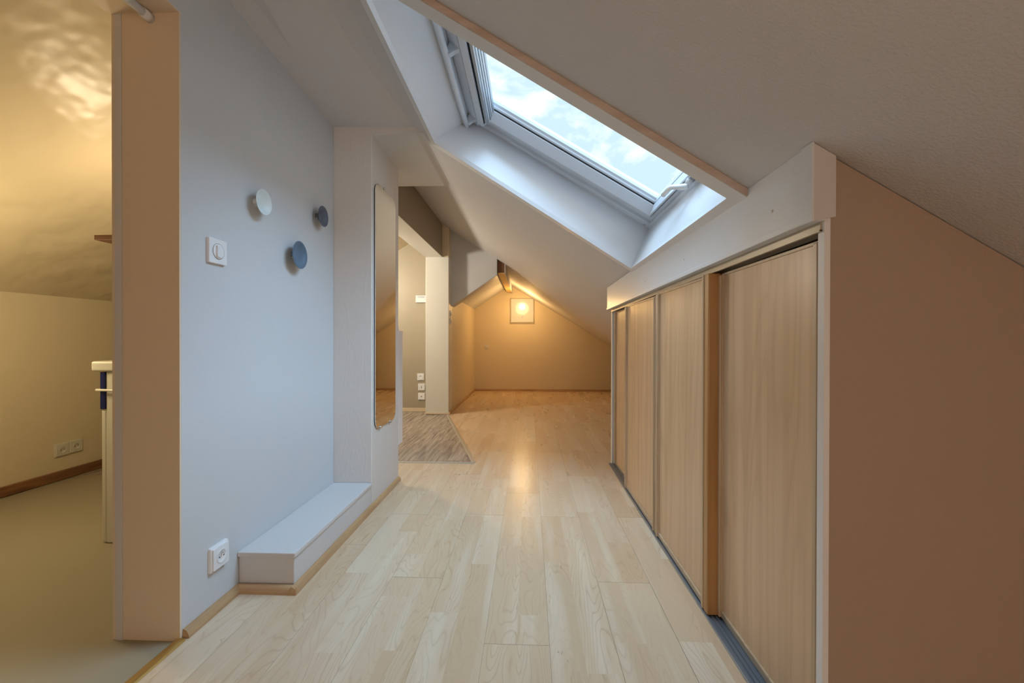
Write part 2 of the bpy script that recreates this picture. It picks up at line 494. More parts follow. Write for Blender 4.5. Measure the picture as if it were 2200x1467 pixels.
# threshold strips
def flatstrip(p, q, w, h, z0=0.0):
    p = Vector(p); q = Vector(q); d = (q - p).normalized(); n = Vector((-d.y, d.x, 0)) * w / 2
    prof = [(-1, 0), (-.75, .7), (-.3, 1), (.3, 1), (.75, .7), (1, 0)]
    bm = bmesh.new(); A = []; B = []
    for a, hh in prof:
        A.append(bm.verts.new(p + n * a + Vector((0, 0, z0 + h * hh)))); B.append(bm.verts.new(q + n * a + Vector((0, 0, z0 + h * hh))))
    for i in range(len(prof) - 1): bm.faces.new((A[i], B[i], B[i + 1], A[i + 1]))
    bm.faces.new(A[::-1]); bm.faces.new(B); bm.faces.new((A[0], A[-1], B[-1], B[0]))
    bmesh.ops.recalc_face_normals(bm, faces=bm.faces[:])
    return bm
struct('trim_1', flatstrip((-.975, 3.10, 0), (-.398, 3.10, 0), .034, .006), 'strip')
struct('trim_2', flatstrip((-.404, 3.118, 0), (-.975, 5.07, 0), .038, .006), 'strip')
struct('trim_3', flatstrip((-1.04, 0.0, 0), (-1.04, 1.236, 0), .032, .007), 'brass')

# roof slab with the window opening
HQ = [rp_(.661, 2.373), rp_(-.570, 2.231), rp_(-.570, 1.19), rp_(.653, 1.219)]      # far-bottom, far-top, near-top, near-bottom
def roof_slab():
    bm = bmesh.new(); T = Vector((SU, 0, CU)) * .03
    U0, U1, V0, V1 = -1.31, 3.19, -3.7, 7.6
    HH = [rp_(.675, 2.387), rp_(-.584, 2.245), rp_(-.584, 1.176), rp_(.667, 1.205)]
    O = [rp_(U1, V1), rp_(U0, V1), rp_(U0, V0), rp_(U1, V0)]
    def quad(a, b, c, d):
        lo = [bm.verts.new(p) for p in (a, b, c, d)]; bm.faces.new(lo)
        hi = [bm.verts.new(p + T) for p in (a, b, c, d)]; bm.faces.new(hi[::-1])
        for i in range(4): bm.faces.new((lo[i], lo[(i + 1) % 4], hi[(i + 1) % 4], hi[i]))
    for i in range(4): quad(O[i], O[(i + 1) % 4], HH[(i + 1) % 4], HH[i])
    bmesh.ops.recalc_face_normals(bm, faces=bm.faces[:])
    return bm
struct('ceiling', roof_slab(), 'ceil')
struct('ceiling', prism([(-1.12, -3.7, 2.336), (-3.3, -3.7, .984), (-3.3, -3.7, 1.02), (-1.12, -3.7, 2.37)], (0, 11.2, 0)), 'bathslope')
# low flat ceiling over the hall
b_ = bmesh.new()
lo = [(-1.045, -2.3, 2.10), (-.613, -2.3, 2.022), (-.613, 2.25, 2.022), (-1.045, 2.25, 2.026)]
# slight twist is real: it meets the wall a little higher near the viewer
lo = [(-1.045, -.4, 2.17), (-.60, -.4, 2.016), (-.60, 2.25, 2.016), (-1.045, 2.25, 2.027)]
A = [b_.verts.new(p) for p in lo]; B = [b_.verts.new((p[0], p[1], p[2] + .03)) for p in lo]
b_.faces.new(A); b_.faces.new(B[::-1])
for i in range(4): b_.faces.new((A[i], A[(i + 1) % 4], B[(i + 1) % 4], B[i]))
bmesh.ops.recalc_face_normals(b_, faces=b_.faces[:])
struct('ceiling', b_, 'ceil')
struct('ceiling', box((-1.2, -3.7, 2.16), (-.70, -.4, 2.2)), 'ceil')
# dropped soffit beyond it, with a rounded hip where it dies into the roof
pf = [(-1.06, 1.983), (-.600, 1.983)]
pts = [(-1.06, 2.24, 1.983), (-.628, 2.24, 1.983), (-.600, 2.24, 1.972), (-.585, 2.24, 1.990), (-.575, 2.24, 2.005), (-.575, 2.24, 2.03), (-1.06, 2.24, 2.06)]
pts = [(-1.06, 2.24, 1.983), (-.600, 2.24, 1.983), (-.574, 2.24, 1.990), (-.555, 2.24, 1.99), (-.60, 2.24, 2.04), (-1.06, 2.24, 2.05)]
struct('ceiling', prism(pts, (0, .76, 0)), 'wall')
# back room left slope
struct('ceiling', prism([(-.98, 5.44, 1.426), (-.385, 5.44, 1.813), (-.385, 5.44, 1.85), (-.98, 5.44, 1.46)], (0, 2.1, 0)), 'wall')

# walls
struct('wall_left', both(box((-1.25, 1.24, -.05), (-1.04, 2.70, 2.28))), 'wall')
struct('wall_left', box((-1.25, -.10, 1.875), (-1.04, 1.24, 2.28)), 'wall')          # over the bathroom opening
struct('wall_left', box((-1.25, -3.7, -.05), (-1.04, -.10, 2.28)), 'wall')
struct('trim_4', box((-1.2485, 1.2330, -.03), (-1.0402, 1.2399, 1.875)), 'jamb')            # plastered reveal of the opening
struct('trim_5', box((-1.2380, 1.2305, -.03), (-1.2165, 1.2329, 1.8685), .0008), 'ledge')    # white casing on the bathroom side
struct('trim_6', box((-1.262, -.1, 1.872), (-1.2505, 1.225, 1.93), .002), 'cream')
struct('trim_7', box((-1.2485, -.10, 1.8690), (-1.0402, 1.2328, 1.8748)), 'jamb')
# column with mirror
struct('wall_column', box((-1.10, 2.24, -.05), (-.835, 2.702, 1.990), .004), 'plaster')
struct('wall_column_front', prism([(-1.039, 2.236, .140), (-.838, 2.236, .140), (-.838, 2.236, 1.984), (-.60, 2.236, 1.984), (-.568, 2.236, 1.994), (-.585, 2.236, 2.012), (-.615, 2.236, 2.020), (-.66, 2.236, 2.024), (-1.039, 2.236, 2.027)], (0, .006, 0)), 'plaster')
struct('wall_kitchen_near', both(box((-1.9, 2.60, -.05), (-1.0, 2.70, 2.3)), box((-1.95, 2.60, -.05), (-1.85, 3.1, 2.0)), box((-3.3, 3.0, -.05), (-1.9, 3.1, 1.9))), 'taupe')
# kitchen far wall, pillar, lintel
struct('wall_kitchen', box((-3.3, 5.30, -.05), (-1.0, 5.36, 2.33)), 'taupe')
struct('wall_kitchen_left', box((-3.35, -3.7, -.05), (-3.3, 7.5, 1.1)), 'taupe')
struct('wall_pillar', box((-1.247, 5.10, 0), (-.966, 5.34, 1.893), .006), 'pillar')
struct('wall_pillar_head', box((-1.247, 5.10, 1.894), (-.966, 5.34, 2.30), .012, 3), 'cream')
struct('wall_lintel', box((-1.25, 2.70, 1.893), (-1.046, 5.11, 2.34)), 'taupe')
struct('trim_8', box((-1.249, 2.71, 1.889), (-1.0465, 5.10, 1.8928)), 'pillar')
# back room
struct('wall_back', prism([(-.99, 7.5, -.05), (2.78, 7.5, -.05), (2.78, 7.5, zr(2.78) + .012), (-.99, 7.5, zr(-.99) + .012)], (0, .08, 0)), 'cream')
struct('wall_back_left', box((-1.05, 5.34, -.05), (-.966, 7.52, 2.22)), 'cream')
# partition hanging from the roof
pb = [(-.972, 5.25, 1.312), (-.948, 5.25, 1.318), (-.397, 5.25, 1.690), (-.397, 5.25, 1.91), (-.95, 5.25, 2.24), (-.985, 5.25, 2.26), (-.985, 5.25, 1.34)]
struct('wall_partition', prism(pb, (0, .20, 0), .006), 'wall')
# closing walls never in view
struct('wall_rear', box((-3.3, -3.76, -.05), (2.75, -3.7, 2.4)), 'wall')
struct('wall_bath_left', box((-3.06, -1.3, -.05), (-3.0, 3.05, 1.186)), 'bath')
struct('wall_bath_rear', box((-3.3, -1.36, -.05), (-1.04, -1.3, 2.3)), 'bath')
struct('ceiling', prism([(-3.05, -1.3, 1.170), (-1.25, -1.3, 2.255), (-1.25, -1.3, 2.275), (-3.05, -1.3, 1.19)], (0, 4.4, 0)), 'bathslope')
# wall tinted brown for warm lamplight, facing the viewer on the right, and the far end of the cupboard
bw = [(.606, .90, -.05), (2.74, .90, -.05), (2.74, .90, zr(2.74) - .0025), (.606, .90, zr(.606) - .0025)]
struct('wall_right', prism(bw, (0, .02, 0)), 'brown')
struct('wall_right_far', prism([(.62, 3.17, -.05), (2.74, 3.17, -.05), (2.74, 3.17, zr(2.74)), (.62, 3.17, zr(.62))], (0, .03, 0)), 'wall')

# skirtings
def quarter(p, q, w, h, side):
    """quarter-round bead along p-q, rising on the side given by vector"""
    p = Vector(p); q = Vector(q); s = Vector(side)
    prof = [(0, 0), (1, 0)] + [(math.cos(a), math.sin(a)) for a in [R(x) for x in (18, 36, 54, 72)]] + [(0, 1)]
    poly = [p + s * (a * w) + Vector((0, 0, h * b)) for a, b in prof]
    return prism(poly, q - p)
struct('baseboard_left', quarter((-1.04, 1.243, 0), (-1.04, 1.478, 0), .020, .028, (1, 0, 0)), 'skirt')
struct('baseboard_ledge', both(quarter((-.837, 1.47, 0), (-.837, 2.70, 0), .020, .028, (1, 0, 0))), 'skirt')
struct('baseboard_ledge_end', quarter((-1.04, 1.487, 0), (-.818, 1.487, 0), .020, .028, (0, -1, 0)), 'skirtx')
struct('baseboard_back', both(box((-.966, 7.482, 0), (2.7, 7.5, .036), .004)), 'skirtx')
struct('baseboard_back_left', box((-.966, 5.10, 0), (-.950, 7.485, .034), .004), 'skirt')
struct('baseboard_kitchen', box((-3.3, 5.284, 0), (-1.248, 5.2995, .045), .003), 'palewood')
struct('baseboard_pillar', box((-1.255, 5.085, 0.0035), (-.952, 5.0998, .022), .002), 'palewood')
struct('baseboard_bath', both(box((-2.9995, -1.25, 0), (-2.978, 3.0, .058), .004)), 'bath_skirt')

# ------------------------------------------------------------------ ledge box below the left wall
t = thing('ledge_box', 'low white boxed ledge running along the foot of the left wall to the column', 'ledge', (-.94, 1.87, 0))
obj('box_body', box((-1.0395, 1.492, 0), (-.8375, 2.2355, .122), .002), 'ledge', t)
obj('top_board', box((-1.0395, 1.484, .1222), (-.8300, 2.2355, .140), .003), 'ledge', t)

# ================================================================== WINDOW
win = bpy.data.objects.new('window_1', None); C.objects.link(win); win['kind'] = 'structure'; win.location = rp_(.05, 1.75, .2)
# casing boards on the ceiling round the opening
def casing():
    bm = bmesh.new(); W_ = .058; T_ = -.019
    uv = [(.661, 2.373), (-.570, 2.231), (-.570, 1.19), (.653, 1.219)]
    out = [(.661 + W_, 2.373 + W_), (-.570 - .03, 2.231 + W_), (-.570 - .03, 1.19 - W_), (.653 + W_, 1.219 - W_)]
    for i in range(4):
        j = (i + 1) % 4
        a, b, c, d = uv[i], uv[j], out[j], out[i]
        merge(bm, prism([rp_(*a, .0), rp_(*b, .0), rp_(*c, .0), rp_(*d, .0)], Vector((SU, 0, CU)) * T_))
    return bm
obj('casing', casing(), 'gloss', win)
# unpainted outer edge of the near casing board
obj('raw_edge', prism([rp_(-.60, 1.132, -.0005), rp_(.70, 1.161, -.0005), rp_(.70, 1.157, -.0005), rp_(-.60, 1.128, -.0005)], Vector((SU, 0, CU)) * -.0175), 'rawwood', win)
# plastered reveal
RQ = [rp_(.630, 2.368, .2185), rp_(-.516, 2.335, .2185), rp_(-.516, 1.13, .2185), rp_(.632, 1.13, .2185)]
def reveal():
    bm = bmesh.new(); NN = 10
    dn = Vector((SU, 0, CU)) * -.0185
    for i in range(4):
        j = (i + 1) % 4
        a, b, c, d = HQ[i] + dn * .0, HQ[j] + dn * .0, RQ[j], RQ[i]
        g = [[bm.verts.new(a.lerp(b, p / NN).lerp(d.lerp(c, p / NN), q / NN)) for p in range(NN + 1)] for q in range(NN + 1)]
        for q in range(NN):
            for p in range(NN):
                f = bm.faces.new((g[q][p], g[q][p + 1], g[q + 1][p + 1], g[q + 1][p])); f.smooth = True
    bmesh.ops.recalc_face_normals(bm, faces=bm.faces[:])
    return bm
obj('reveal', reveal(), 'gloss', win)
# window profiles: rectangles inset by t on each side
BU0, BU1, BV0, BV1 = -.516, .630, 1.14, 2.36
SI = dict(u0=.109, u1=.065, v0=.18, v1=.18)
def rect(t_, w): return [rp_(BU1 - SI['u1'] * t_, BV1 - SI['v1'] * t_, w), rp_(BU0 + SI['u0'] * t_, BV1 - SI['v1'] * t_, w), rp_(BU0 + SI['u0'] * t_, BV0 + SI['v0'] * t_, w), rp_(BU1 - SI['u1'] * t_, BV0 + SI['v0'] * t_, w)]
def ring(prof):
    bm = bmesh.new(); rs = [[bm.verts.new(p) for p in rect(*q)] for q in prof]
    n = len(rs)
    for k in range(n):
        a, b = rs[k], rs[(k + 1) % n]
        for i in range(4):
            j = (i + 1) % 4; bm.faces.new((a[i], a[j], b[j], b[i]))
    bmesh.ops.recalc_face_normals(bm, faces=bm.faces[:])
    return bm
obj('frame', ring([(-.6, .217), (.22, .217), (.24, .222), (.24, .236), (.50, .236), (.52, .240), (.52, .36), (-.6, .36)]), 'frame', win)
obj('gasket', ring([(.50, .262), (.62, .262), (.62, .308), (.50, .308)]), 'black', win)
obj('sash', ring([(.60, .226), (.66, .222), (.74, .222), (.78, .230), (.93, .264), (.93, .312), (.60, .312)]), 'frame', win)
obj('sash_gasket', ring([(.929, .2665), (.944, .2700), (.944, .30), (.929, .30)]), 'black', win)
obj('glazing_bead', ring([(.943, .274), (.975, .280), (.98, .288), (1.02, .296), (1.02, .309), (.95, .309)]), 'frame', win)
gq = rect(1.0, .300)
obj('glass', prism(gq, Vector((SU, 0, CU)) * .006), 'glass', win)
# ventilation bar along the top
def rpts(lst): return [rp_(*p) for p in lst]
vb = obj('ventilation_flap', prism(rpts([(-.512, 1.16, .214), (-.455, 1.16, .206), (-.448, 1.16, .222), (-.512, 1.16, .23)]), (0, 1.17, 0)), 'frame', win)
obj('pull_bar', tube(rpts([(-.500, 1.17, .170), (-.500, 2.30, .170), (-.500, 2.318, .172)]), [.0125, .0125, .008], 18), 'frame', vb)
for yv in (1.25, 1.72, 2.27):
    bk = prism(rpts([(-.500, yv - .012, .168), (-.480, yv - .012, .168), (-.470, yv - .012, .190), (-.455, yv - .012, .212), (-.505, yv - .012, .212)]), (0, .024, 0))
    obj('bracket', bk, 'frame', vb)
obj('back_bar', prism(rpts([(-.524, 1.16, .168), (-.512, 1.16, .160), (-.506, 1.16, .175), (-.512, 1.16, .212), (-.522, 1.16, .212)]), (0, 1.15, 0)), 'frame', win)
obj('sash_rail', prism(rpts([(-.440, 1.20, .196), (-.408, 1.20, .196), (-.400, 1.20, .224), (-.440, 1.20, .224)]), (0, 1.07, 0)), 'frame', win)
obj('inner_rail', prism(rpts([(-.394, 1.20, .204), (-.380, 1.20, .204), (-.376, 1.20, .27), (-.394, 1.20, .27)]), (0, 1.02, 0)), 'greyframe', win)
for k_, w_ in enumerate((.214, .228, .243, .257)):
    obj('rail_groove', prism(rpts([(-.3765, 1.20, w_), (-.3742, 1.20, w_ + .0004), (-.3742, 1.20, w_ + .0036), (-.3765, 1.20, w_ + .004)]), (0, 1.02, 0)), 'greyframe' if k_ % 2 else 'frame', win)
obj('rail_shadow_gap', prism(rpts([(-.4075, 1.20, .2030), (-.4035, 1.20, .2030), (-.4035, 1.20, .23), (-.4075, 1.20, .23)]), (0, 1.05, 0)), 'black', win)
for yv in (1.52, 1.98):
    obj('hinge', prism(rpts([(-.446, yv, .1950), (-.438, yv, .1940), (-.438, yv, .199), (-.446, yv, .199)]), (0, .05, 0)), 'chrome', win)
obj('frame_screw', lathe([(.0055, 0), (.0055, .0012), (.0035, .0015), (.0035, .0004), (0, .0004)], rp_(.598, 2.352, .217), Vector((-SU, 0, -CU)), 18), 'greyframe', win)
# handle on the lower sash
h = obj('handle', both(
    tube(rpts([(.600, 1.700, .226), (.600, 1.702, .196)]), [.014, .012], 20),
    tube(rpts([(.606, 1.696, .191), (.597, 1.704, .186), (.582, 1.720, .182), (.566, 1.738, .180), (.558, 1.752, .180), (.555, 1.772, .180), (.555, 1.81, .182), (.555, 1.852, .184), (.555, 1.862, .186)]), [.0105, .0125, .0105, .0095, .0100, .0105, .0110, .0108, .0075], 18)), 'white', win)
hb = bmesh.new()
merge(hb, prism(rpts([(.588, 1.632, .216), (.612, 1.632, .216), (.612, 1.712, .216), (.588, 1.712, .216)]), Vector((SU, 0, CU)) * .012, .003))
obj('handle_plate', hb, 'alu', win)

# ================================================================== CUPBOARD
cp = thing('sliding_door_cupboard', 'long low built-in cupboard with beech-look sliding doors under the roof window', 'cupboard', (.62, 2.0, 0))
# header board following the roof
hd = [(.575, .895, 1.143), (.575, 3.20, 1.122), (.575, 3.20, zr(.575) - .015), (.575, .895, zr(.575))]
obj('header_board', prism(hd, (.033, 0, 0), .0015), 'gloss', cp)
obj('header_edge_strip', prism([(.5715, .893, 1.1425), (.5715, 3.202, 1.1215), (.5715, 3.202, 1.135), (.5715, .893, 1.157)], (.0034, 0, 0), .001), 'gloss', cp)
obj('header_end_cap', prism([(.5735, .8930, 1.141), (.5735, .8930, 1.3005), (.619, .8930, 1.273), (.619, .8930, 1.150)], (0, .0018, 0)), 'ledge', cp)
obj('header_corner_bead', prism([(.5705, .8915, 1.141), (.5750, .8915, 1.141), (.5750, .8915, 1.301), (.5705, .8915, 1.301)], (0, .035, 0)), 'gloss', cp)
obj('near_jamb', box((.600, .8975, 0), (.612, .918, 1.149), .001), 'whitewood', cp)
obj('far_jamb', box((.600, 3.135, 0), (.645, 3.168, 1.12), .001), 'whitewood', cp)
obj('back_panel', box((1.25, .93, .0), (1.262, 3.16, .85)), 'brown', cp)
for ys, zs in ((1.04, 1.205), (1.62, 1.20), (2.15, 1.19), (3.05, 1.15)):
    obj('screw_cap', lathe([(.004, 0), (.0035, .0012), (0, .0014)], (.5749, ys, zs), (-1, 0, 0), 14), 'ledge', cp)
# top track: channel with two lips
def ztr(y): return 1.146 - (y - .9) * .0091
def slant(x0, x1, za, zb, y0=.905, y1=3.15):
    p = [(x0, y0, ztr(y0) + za), (x1, y0, ztr(y0) + za), (x1, y0, ztr(y0) + zb), (x0, y0, ztr(y0) + zb)]
    q = [(x, y1, z - ztr(y0) + ztr(y1)) for x, _, z in p]
    bm = bmesh.new(); A = [bm.verts.new(v) for v in p]; B = [bm.verts.new(v) for v in q]
    bm.faces.new(A[::-1]); bm.faces.new(B)
    for i in range(4): bm.faces.new((A[i], A[(i + 1) % 4], B[(i + 1) % 4], B[i]))
    bmesh.ops.recalc_face_normals(bm, faces=bm.faces[:])
    return bm
obj('top_track', both(slant(.596, .600, -.022, -.002), slant(.5935, .600, -.0235, -.019), slant(.600, .675, -.004, 0), slant(.634, .636, -.022, -.002), slant(.673, .675, -.03, -.002)), 'beigetrack', cp)
# bottom track: three ridges
obj('bottom_track', both(box((.576, .905, 0), (.652, 3.133, .003)), box((.576, .905, 0), (.583, 3.133, .006), .001), box((.590, .905, 0), (.593, 3.133, .009)), box((.603, .905, 0), (.607, 3.133, .008)), box((.618, .905, 0), (.621, 3.133, .009)), box((.648, .905, 0), (.652, 3.133, .009))), 'darkalu', cp)
obj('track_lip', box((.572, .905, 0), (.5765, 3.133, .0055), .001), 'alu', cp)
# doors
def door(y0, y1, x, zt, pull=None, lw=.030):
    d = obj('door', box((x, y0, .030), (x + .012, y1, zt)), 'beech', cp)
    for s, (a, b) in enumerate(((y0 - .004, y0 + lw), (y1 - lw, y1 + .004))):
        if pull == s: continue
        obj('stile', both(box((x - .006, a, .010), (x + .016, b, zt + .004), .002), box((x - .0125, a + (.002 if s else lw * .55), .010), (x - .005, a + lw * .5 + (.002 if s else lw * .55), zt), .0025), box((x - .0105, b - .006 if s else a, .012), (x - .005, b if s else a + .006, zt), .002)), 'stile', d)
    obj('bottom_rail', box((x - .004, y0, .008), (x + .015, y1, .030), .002), 'beigetrack', d)
    obj('bottom_rail_edge', box((x - .006, y0 + lw, .026), (x, y1 - lw, .032), .001), 'stile', d)
    obj('top_rail', box((x - .003, y0, zt - .002), (x + .015, y1, zt + .006), .001), 'stile', d)
    return d
XF, XR = .588, .622
dB = door(.922, 1.425, XR, 1.108)
dA = door(1.425, 1.985, XF, 1.106, pull=0)
# thick wooden pull stile at the near end of the open door
obj('pull_stile', both(box((.577, 1.408, .008), (.617, 1.440, 1.116), .004, 3)), 'pull', dA)
obj('pull_bead', both(box((.574, 1.4405, .010), (.587, 1.452, 1.116), .003), box((.579, 1.452, .010), (.588, 1.466, 1.114), .002)), 'stile', dA)
dC = door(2.00, 2.62, XF, 1.098)
dD = door(2.56, 3.11, XR, 1.096)

# ================================================================== WALL THINGS
def rounded_square(cx, c0, z, half, rad, thick, n, axis='x', sgn=1, bev=.002):
    """plate on a wall; axis = wall normal axis. cx: wall coordinate, c0: other horizontal coordinate"""
    pts = []
    for k, (sx, sz) in enumerate(((1, 1), (-1, 1), (-1, -1), (1, -1))):
        for i in range(n + 1):
            a = R(90 * k + 90 * i / n)
            pts.append((sx * (half[0] - rad) + math.cos(a) * rad, sz * (half[1] - rad) + math.sin(a) * rad))
    if axis == 'x': poly = [(cx, c0 + a, z + b) for a, b in pts]; v = (thick * sgn, 0, 0)
    else: poly = [(c0 + a, cx, z + b) for a, b in pts]; v = (0, thick * sgn, 0)
    bm = prism(poly, v)
    if bev:
        coord = 0 if axis == 'x' else 1; top = cx + thick * sgn
        ed = [e for e in bm.edges if all(abs(v.co[coord] - top) < 1e-6 for v in e.verts)]
        bmesh.ops.bevel(bm, geom=ed, offset=bev, segments=3, profile=.5, affect='EDGES')
    return bm
def socket(name, label, loc, axis, sgn, size=.040, thick=.011, mat='white', tilt=0, dark=True, style='round', group=None):
    t = thing(name, label, 'socket' if 'socket' in name else 'switch', loc, group)
    cx = loc[0] if axis == 'x' else loc[1]; c0 = loc[1] if axis == 'x' else loc[0]; z = loc[2]
    ax = (sgn, 0, 0) if axis == 'x' else (0, sgn, 0)
    def P(d, a, b): return (cx + sgn * d, c0 + a, z + b) if axis == 'x' else (c0 + a, cx + sgn * d, z + b)
    obj('back_plate', rounded_square(cx, c0, z, (size, size), .004, thick * .62, 4, axis, sgn, .0015), mat, t)
    hl = size * .88
    if style in ('round', 'dot', 'slot'):
        f = obj('front_plate', rounded_square(cx + sgn * thick * .62, c0, z, (hl, hl), .004, thick * .38, 4, axis, sgn, .001), mat, t)
        if style == 'round':
            w = lathe([(.0215, 0.0006), (.0225, .0012), (.0205, .0006), (.0190, -.0035), (.0180, -.0038), (0, -.0038)], P(thick, 0, 0), ax)
            obj('well', lathe([(.0225, 0), (.0222, .0016), (.0206, .0016), (.0196, .0004), (0, .0003)], P(thick, 0, 0), ax), mat, t)
            obj('earth_pin', lathe([(.0026, 0), (.0026, .009), (.0018, .011), (0, .011)], P(thick, 0, .011), ax, 12), 'chrome', t)
            for s in (-1, 1): obj('pin_hole', lathe([(.0027, .0005), (0, .0005)], P(thick, s * .0095, -.001), ax, 12), 'black', t)
        elif style == 'slot':
            a_, b_2 = P(thick - .0002, -.003, -.014), P(thick + .0006, .003, .014)
            obj('slot', box(a_, b_2), 'black', t)
        else:
            obj('aerial_hole', lathe([(.0065, 0), (.0065, .003), (.0045, .003), (0, .001)], P(thick, 0, 0), ax, 16), 'black', t)
    return t

# the light switch on the left wall
def switch(loc, axis, sgn, label, mat='white', size=.041, group=None, ring=True):
    t = thing('light_switch', label, 'switch', loc, group)
    cx = loc[0] if axis == 'x' else loc[1]; c0 = loc[1] if axis == 'x' else loc[0]; z = loc[2]
    def P(d, a, b): return (cx + sgn * d, c0 + a, z + b) if axis == 'x' else (c0 + a, cx + sgn * d, z + b)
    ax = (sgn, 0, 0) if axis == 'x' else (0, sgn, 0)
    obj('plate', rounded_square(cx, c0, z, (size, size), .004, .010, 4, axis, sgn, .0022), mat, t)
    obj('ring_gap', lathe([(.0262, .0), (.0262, .0006), (.0252, .0006), (.0252, 0)], P(.0100, 0, 0), ax, 48), 'black', t)
    obj('rocker_surround', lathe([(.0250, 0), (.0248, .0012), (.0232, .0016), (0, .0016)], P(.0100, 0, 0), ax, 48), mat, t)
    pts = []
    rr = .0222
    a0 = math.acos(.0085 / rr)
    for i in range(13):
        a = a0 - 2 * a0 * i / 12; pts.append((rr * math.cos(a), rr * math.sin(a)))
    poly = [(-.0125, math.sqrt(rr * rr - .0125 ** 2))] + pts + [(-.0125, -math.sqrt(rr * rr - .0125 ** 2))]
    bm = bmesh.new(); lo_ = []; hi_ = []
    for a, b in poly:
        lo_.append(bm.verts.new(P(.0112, a, b))); hi_.append(bm.verts.new(P(.0165 - (a + .0125) * .12, a, b)))
    bm.faces.new(lo_); bm.faces.new(hi_[::-1])
    for i in range(len(poly)): bm.faces.new((lo_[i], lo_[(i + 1) % len(poly)], hi_[(i + 1) % len(poly)], hi_[i]))
    bmesh.ops.recalc_face_normals(bm, faces=bm.faces[:])
    obj('rocker', bm, mat, t)
    return t
switch((-1.04, 1.380, 1.190), 'x', 1, 'white square light switch with a round rocker on the left wall beside the coat hooks')
socket('wall_socket', 'white power socket low on the left wall near the ledge box', (-1.04, 1.385, .178), 'x', 1, .0405, .016)
# bathroom pair
s1 = socket('wall_socket', 'cream power socket on the bathroom wall, left of the adjoining pair', (-3.0, 2.625, .190), 'x', 1, .0415, .012, 'vanity')
copy_tree(s1, (0, .0835, .004), 'cream power socket on the bathroom wall, right of the adjoining pair')
# kitchen wall plates
socket('wall_socket', 'square white power socket with round well, top of the three plates beside the pillar', (-1.355, 5.30, .433), 'y', -1, .044, .012)
socket('telephone_socket', 'square white plate with a vertical dark slot, middle of the three beside the pillar', (-1.344, 5.30, .306), 'y', -1, .044, .012, style='slot')
socket('aerial_socket', 'square white plate with one dark dot, lowest of the three beside the pillar', (-1.344, 5.30, .190), 'y', -1, .044, .012, style='dot')
th = thing('thermostat', 'cream thermostat with a small grey display on the taupe kitchen wall', 'thermostat', (-1.335, 5.30, 1.403))
obj('body', box((-1.415, 5.278, 1.360), (-1.262, 5.2995, 1.448), .003), 'white', th)
obj('display', box((-1.392, 5.2765, 1.420), (-1.306, 5.2785, 1.438)), 'greyframe', th)
for q_ in ((-1.408, 1.42, 1.44), (-1.294, 1.416, 1.44), (-1.294, 1.39, 1.40)): obj('button', box((q_[0], 5.2768, q_[1]), (q_[0] + .006, 5.2785, q_[2])), 'greyframe', th)
# back room
switch((-.745, 7.50, .777), 'y', -1, 'small plate light switch on the golden back wall under the wall lamp', 'pillar', .040)
switch((-.966, 5.20, 1.214), 'x', 1, 'upper of two light switches seen edge-on beside the white pillar', 'white', .040)
switch((-.966, 5.20, 1.123), 'x', 1, 'lower of two light switches seen edge-on beside the white pillar', 'white', .040)
socket('wall_socket', 'small pale power socket low on the left wall of the golden back room', (-.966, 7.40, .17), 'x', 1, .038, .010, 'pillar')

# coat hooks
def hook(loc, rad, label, mat, dep=.052, side=(0, 0)):
    t = thing('coat_hook', label, 'hook', loc, 'round coat hooks on the left wall')
    ax = (1, side[0], side[1])
    # shallow dish on a short neck
    n0 = .0140
    prof = [(n0 + .0015, 0), (n0 + .0015, .005), (n0, .007), (n0, dep * .40), (n0 + .002, dep * .50), (rad * .62, dep * .64), (rad * .93, dep * .95), (rad, dep * .99), (rad, dep * 1.02), (rad * .97, dep * 1.04), (rad * .80, dep * .82), (rad * .5, dep * .64), (rad * .2, dep * .56), (0, dep * .55)]
    obj('dish', lathe(prof[4:], loc, ax, 64), mat, t)
    obj('neck', lathe(prof[:5] + [(0, dep * .50)], loc, ax, 32), mat, t)
    obj('fixing_screw', lathe([(.004, 0), (.004, .004), (.0025, .005), (0, .005)], (loc[0] + dep * .22, loc[1] - n0 * .75, loc[2] - n0 * .75), (0, -.7, -.7), 12), 'chrome', t)
    return t
hook((-1.04, 1.587, 1.419), .0483, 'pale white round coat hook, highest and leftmost of the three', 'hookwhite', .034)
hook((-1.04, 2.055, 1.500), .0500, 'dark grey round coat hook, rightmost, nearest the column', 'hookgrey', .034)
hook((-1.04, 1.838, 1.269), .0600, 'slate blue round coat hook, lowest and largest of the three', 'hookblue', .036)

# mirror
mr = thing('wall_mirror', 'tall narrow frameless mirror with rounded corners on the side of the column', 'mirror', (-.83, 2.44, .42))
def mirror_outline(x, grow=0.0):
    y0, y1, z0, z1, r = 2.268, 2.612, .414, 1.752, .055
    pts = []
    for k, (cy_, cz) in enumerate(((y1 - r, z1 - r), (y0 + r, z1 - r), (y0 + r, z0 + r), (y1 - r, z0 + r))):
        for i in range(9):
            a = R(90 * k + 90 * i / 8); pts.append((x, cy_ + math.cos(a) * (r + grow), cz + math.sin(a) * (r + grow)))
    return pts
obj('backing', prism(mirror_outline(-.8345, -.002), (.005, 0, 0)), 'black', mr)
obj('glass', prism(mirror_outline(-.8293), (.004, 0, 0)), 'mirror', mr)
for (y_, z_, dz) in ((2.405, 1.750, 1), (2.345, .418, -1), (2.515, .418, -1)):
    ck = obj('clip', lathe([(.0055, 0), (.0055, .010), (.0085, .0105), (.0085, .0135), (.006, .0145), (0, .0145)], (-.834, y_, z_ + dz * .006), (1, 0, 0), 20), 'chrome', mr)

